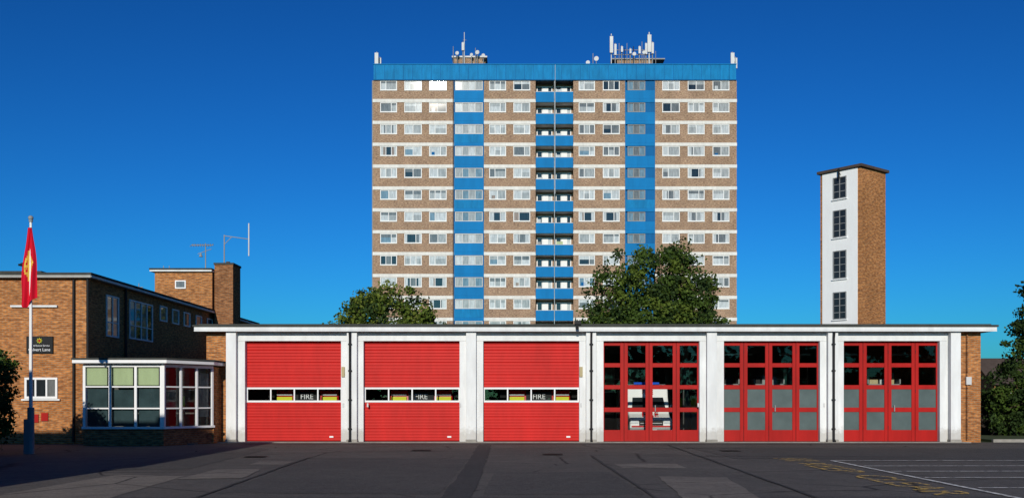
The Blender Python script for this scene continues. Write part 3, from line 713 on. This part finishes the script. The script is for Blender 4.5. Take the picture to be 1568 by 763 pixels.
for x in np.arange(19.5,40,1.2): b.cyl((x,46.5,0),(x+.1,46.5,1.2),.05,.02,'bark',6)
b.done()
rr=random.Random(4)
e=empty('distant_trees'); b=B('foliage',e)
cl=[(-150+i*7.5+rr.uniform(-3,3),190+rr.uniform(-8,8),4.0,5,4,rr.uniform(3.0,4.8)) for i in range(46)]
leaves(b,cl,900,45,.9,2.0,['leaf3','leaf0','leaf1'],13); b.done(False)
# unseen tree row added behind the camera to darken the glass reflections
e=empty('unseen_reflection_trees'); b=B('foliage',e)
cl=[(-90+i*6+rr.uniform(-2,2),-38+rr.uniform(-3,3),rr.uniform(4,5.5),4.2,3.5,rr.uniform(4,5)) for i in range(31)]
leaves(b,cl,1100,40,.9,1.9,['leaf3','leaf0','leaf0'],17); b.done(False)
b=B('trunks',e)
for c in cl: b.cyl((c[0],c[1],0),(c[0]+.2,c[1],c[2]),.25,.15,'bark',8)
b.done()
b=B('wooden_fence')
for i in range(60): b.box(19+i*.3,19.28+i*.3,43.5,43.53,.05,1.8+.03*(i%2),'fence')
for i in range(11): b.box(19+i*1.8,19.1+i*1.8,43.53,43.63,0,1.9,'fence')
b.done()
def house(x0,x1,y0,y1,h,rh):
    e=empty('brick_house'); b=B('walls',e); b.box(x0,x1,y0,y1,0,h,'brickd')
    ym=(y0+y1)/2; b.prism([(y0,h),(y1,h),(ym,h+rh-.1)],x0,x1,'brickd'); b.done()
    b=B('roof',e)
    b.add([(x0-.3,y0-.4,h-.2),(x1+.3,y0-.4,h-.2),(x1+.3,ym,h+rh),(x0-.3,ym,h+rh),(x0-.3,y1+.4,h-.2),(x1+.3,y1+.4,h-.2)],[(0,1,2,3),(3,2,5,4)],'tile')
    b.box(x1-1.8,x1-1,ym-.4,ym+.4,h+rh-.8,h+rh+.9,'brickd'); b.done(False)
    b=B('windows',e)
    for k in range(int((x1-x0)/3)):
        for z in (1.0,3.6):
            if z+1.2<h: win(b,x0+1+k*3,x0+2.6+k*3,z,z+1.2,y0,2,1)
    win(b,x1-1.4,x1-.5,.05,2.05,y0,1,1,panes=('redf',)); b.done()
house(42.6,53,88,95,3.1,2.3); house(58,70,100,108,4.6,2.4)
e=empty('unseen_shadow_building'); b=B('walls',e); b.box(-34,-10.7,4,17.2,0,6.35,'brickd'); b.done()  # unseen building, its form invented to cast the shadow over the left yard
b=B('roof',e); b.box(-34.2,-10.55,3.8,17.35,6.352,6.5,'roof'); b.box(-14,-12.4,14.8,16.0,6.5,7.1,'brickd'); b.done()
b=B('windows',e)
for y in (5.2,8.6,12):
    for z in (1,3.8): win(b,y,y+1.8,z,z+1.4,-10.7,2,1,axis='x')
b.done()

# ---------------------------------------------------------------- light, sky, camera
sd=Vector((-.076,-1,.317)).normalized()
elev=math.asin(sd.z)
sun=bpy.data.lights.new('sun','SUN'); sun.energy=4.0; sun.angle=math.radians(.5); sun.color=(1,.93,.80)
so=bpy.data.objects.new('sun',sun); COL.objects.link(so); so.rotation_euler=sd.to_track_quat('Z','Y').to_euler()
w=bpy.data.worlds.new('World'); scene.world=w; w.use_nodes=True; nt=w.node_tree
bg=nt.nodes['Background']; sky=nt.nodes.new('ShaderNodeTexSky'); sky.sky_type='NISHITA'; sky.sun_disc=False
sky.sun_elevation=elev; sky.sun_rotation=math.atan2(sd.x,sd.y)%(2*math.pi); sky.dust_density=.4; sky.ozone_density=3.0; sky.air_density=1.0
mx=nt.nodes.new('ShaderNodeMix'); mx.data_type='RGBA'; mx.blend_type='MULTIPLY'; mx.inputs[0].default_value=1
mx.inputs[7].default_value=(.22,.70,1.0,1); nt.links.new(sky.outputs[0],mx.inputs[6])
gm=nt.nodes.new('ShaderNodeGamma'); gm.inputs[1].default_value=1.55; nt.links.new(mx.outputs[2],gm.inputs[0]); nt.links.new(gm.outputs[0],bg.inputs[0])
bg.inputs[1].default_value=.05*.66
bg.inputs[1].default_value=max(.033,.033)
cam=bpy.data.cameras.new('camera'); co=bpy.data.objects.new('camera',cam); COL.objects.link(co)
co.location=(0,0,1.65); co.rotation_euler=(math.pi/2,0,0); cam.lens=35; cam.sensor_width=36; cam.shift_y=.1464; cam.clip_end=5000; cam.clip_start=.1
scene.camera=co
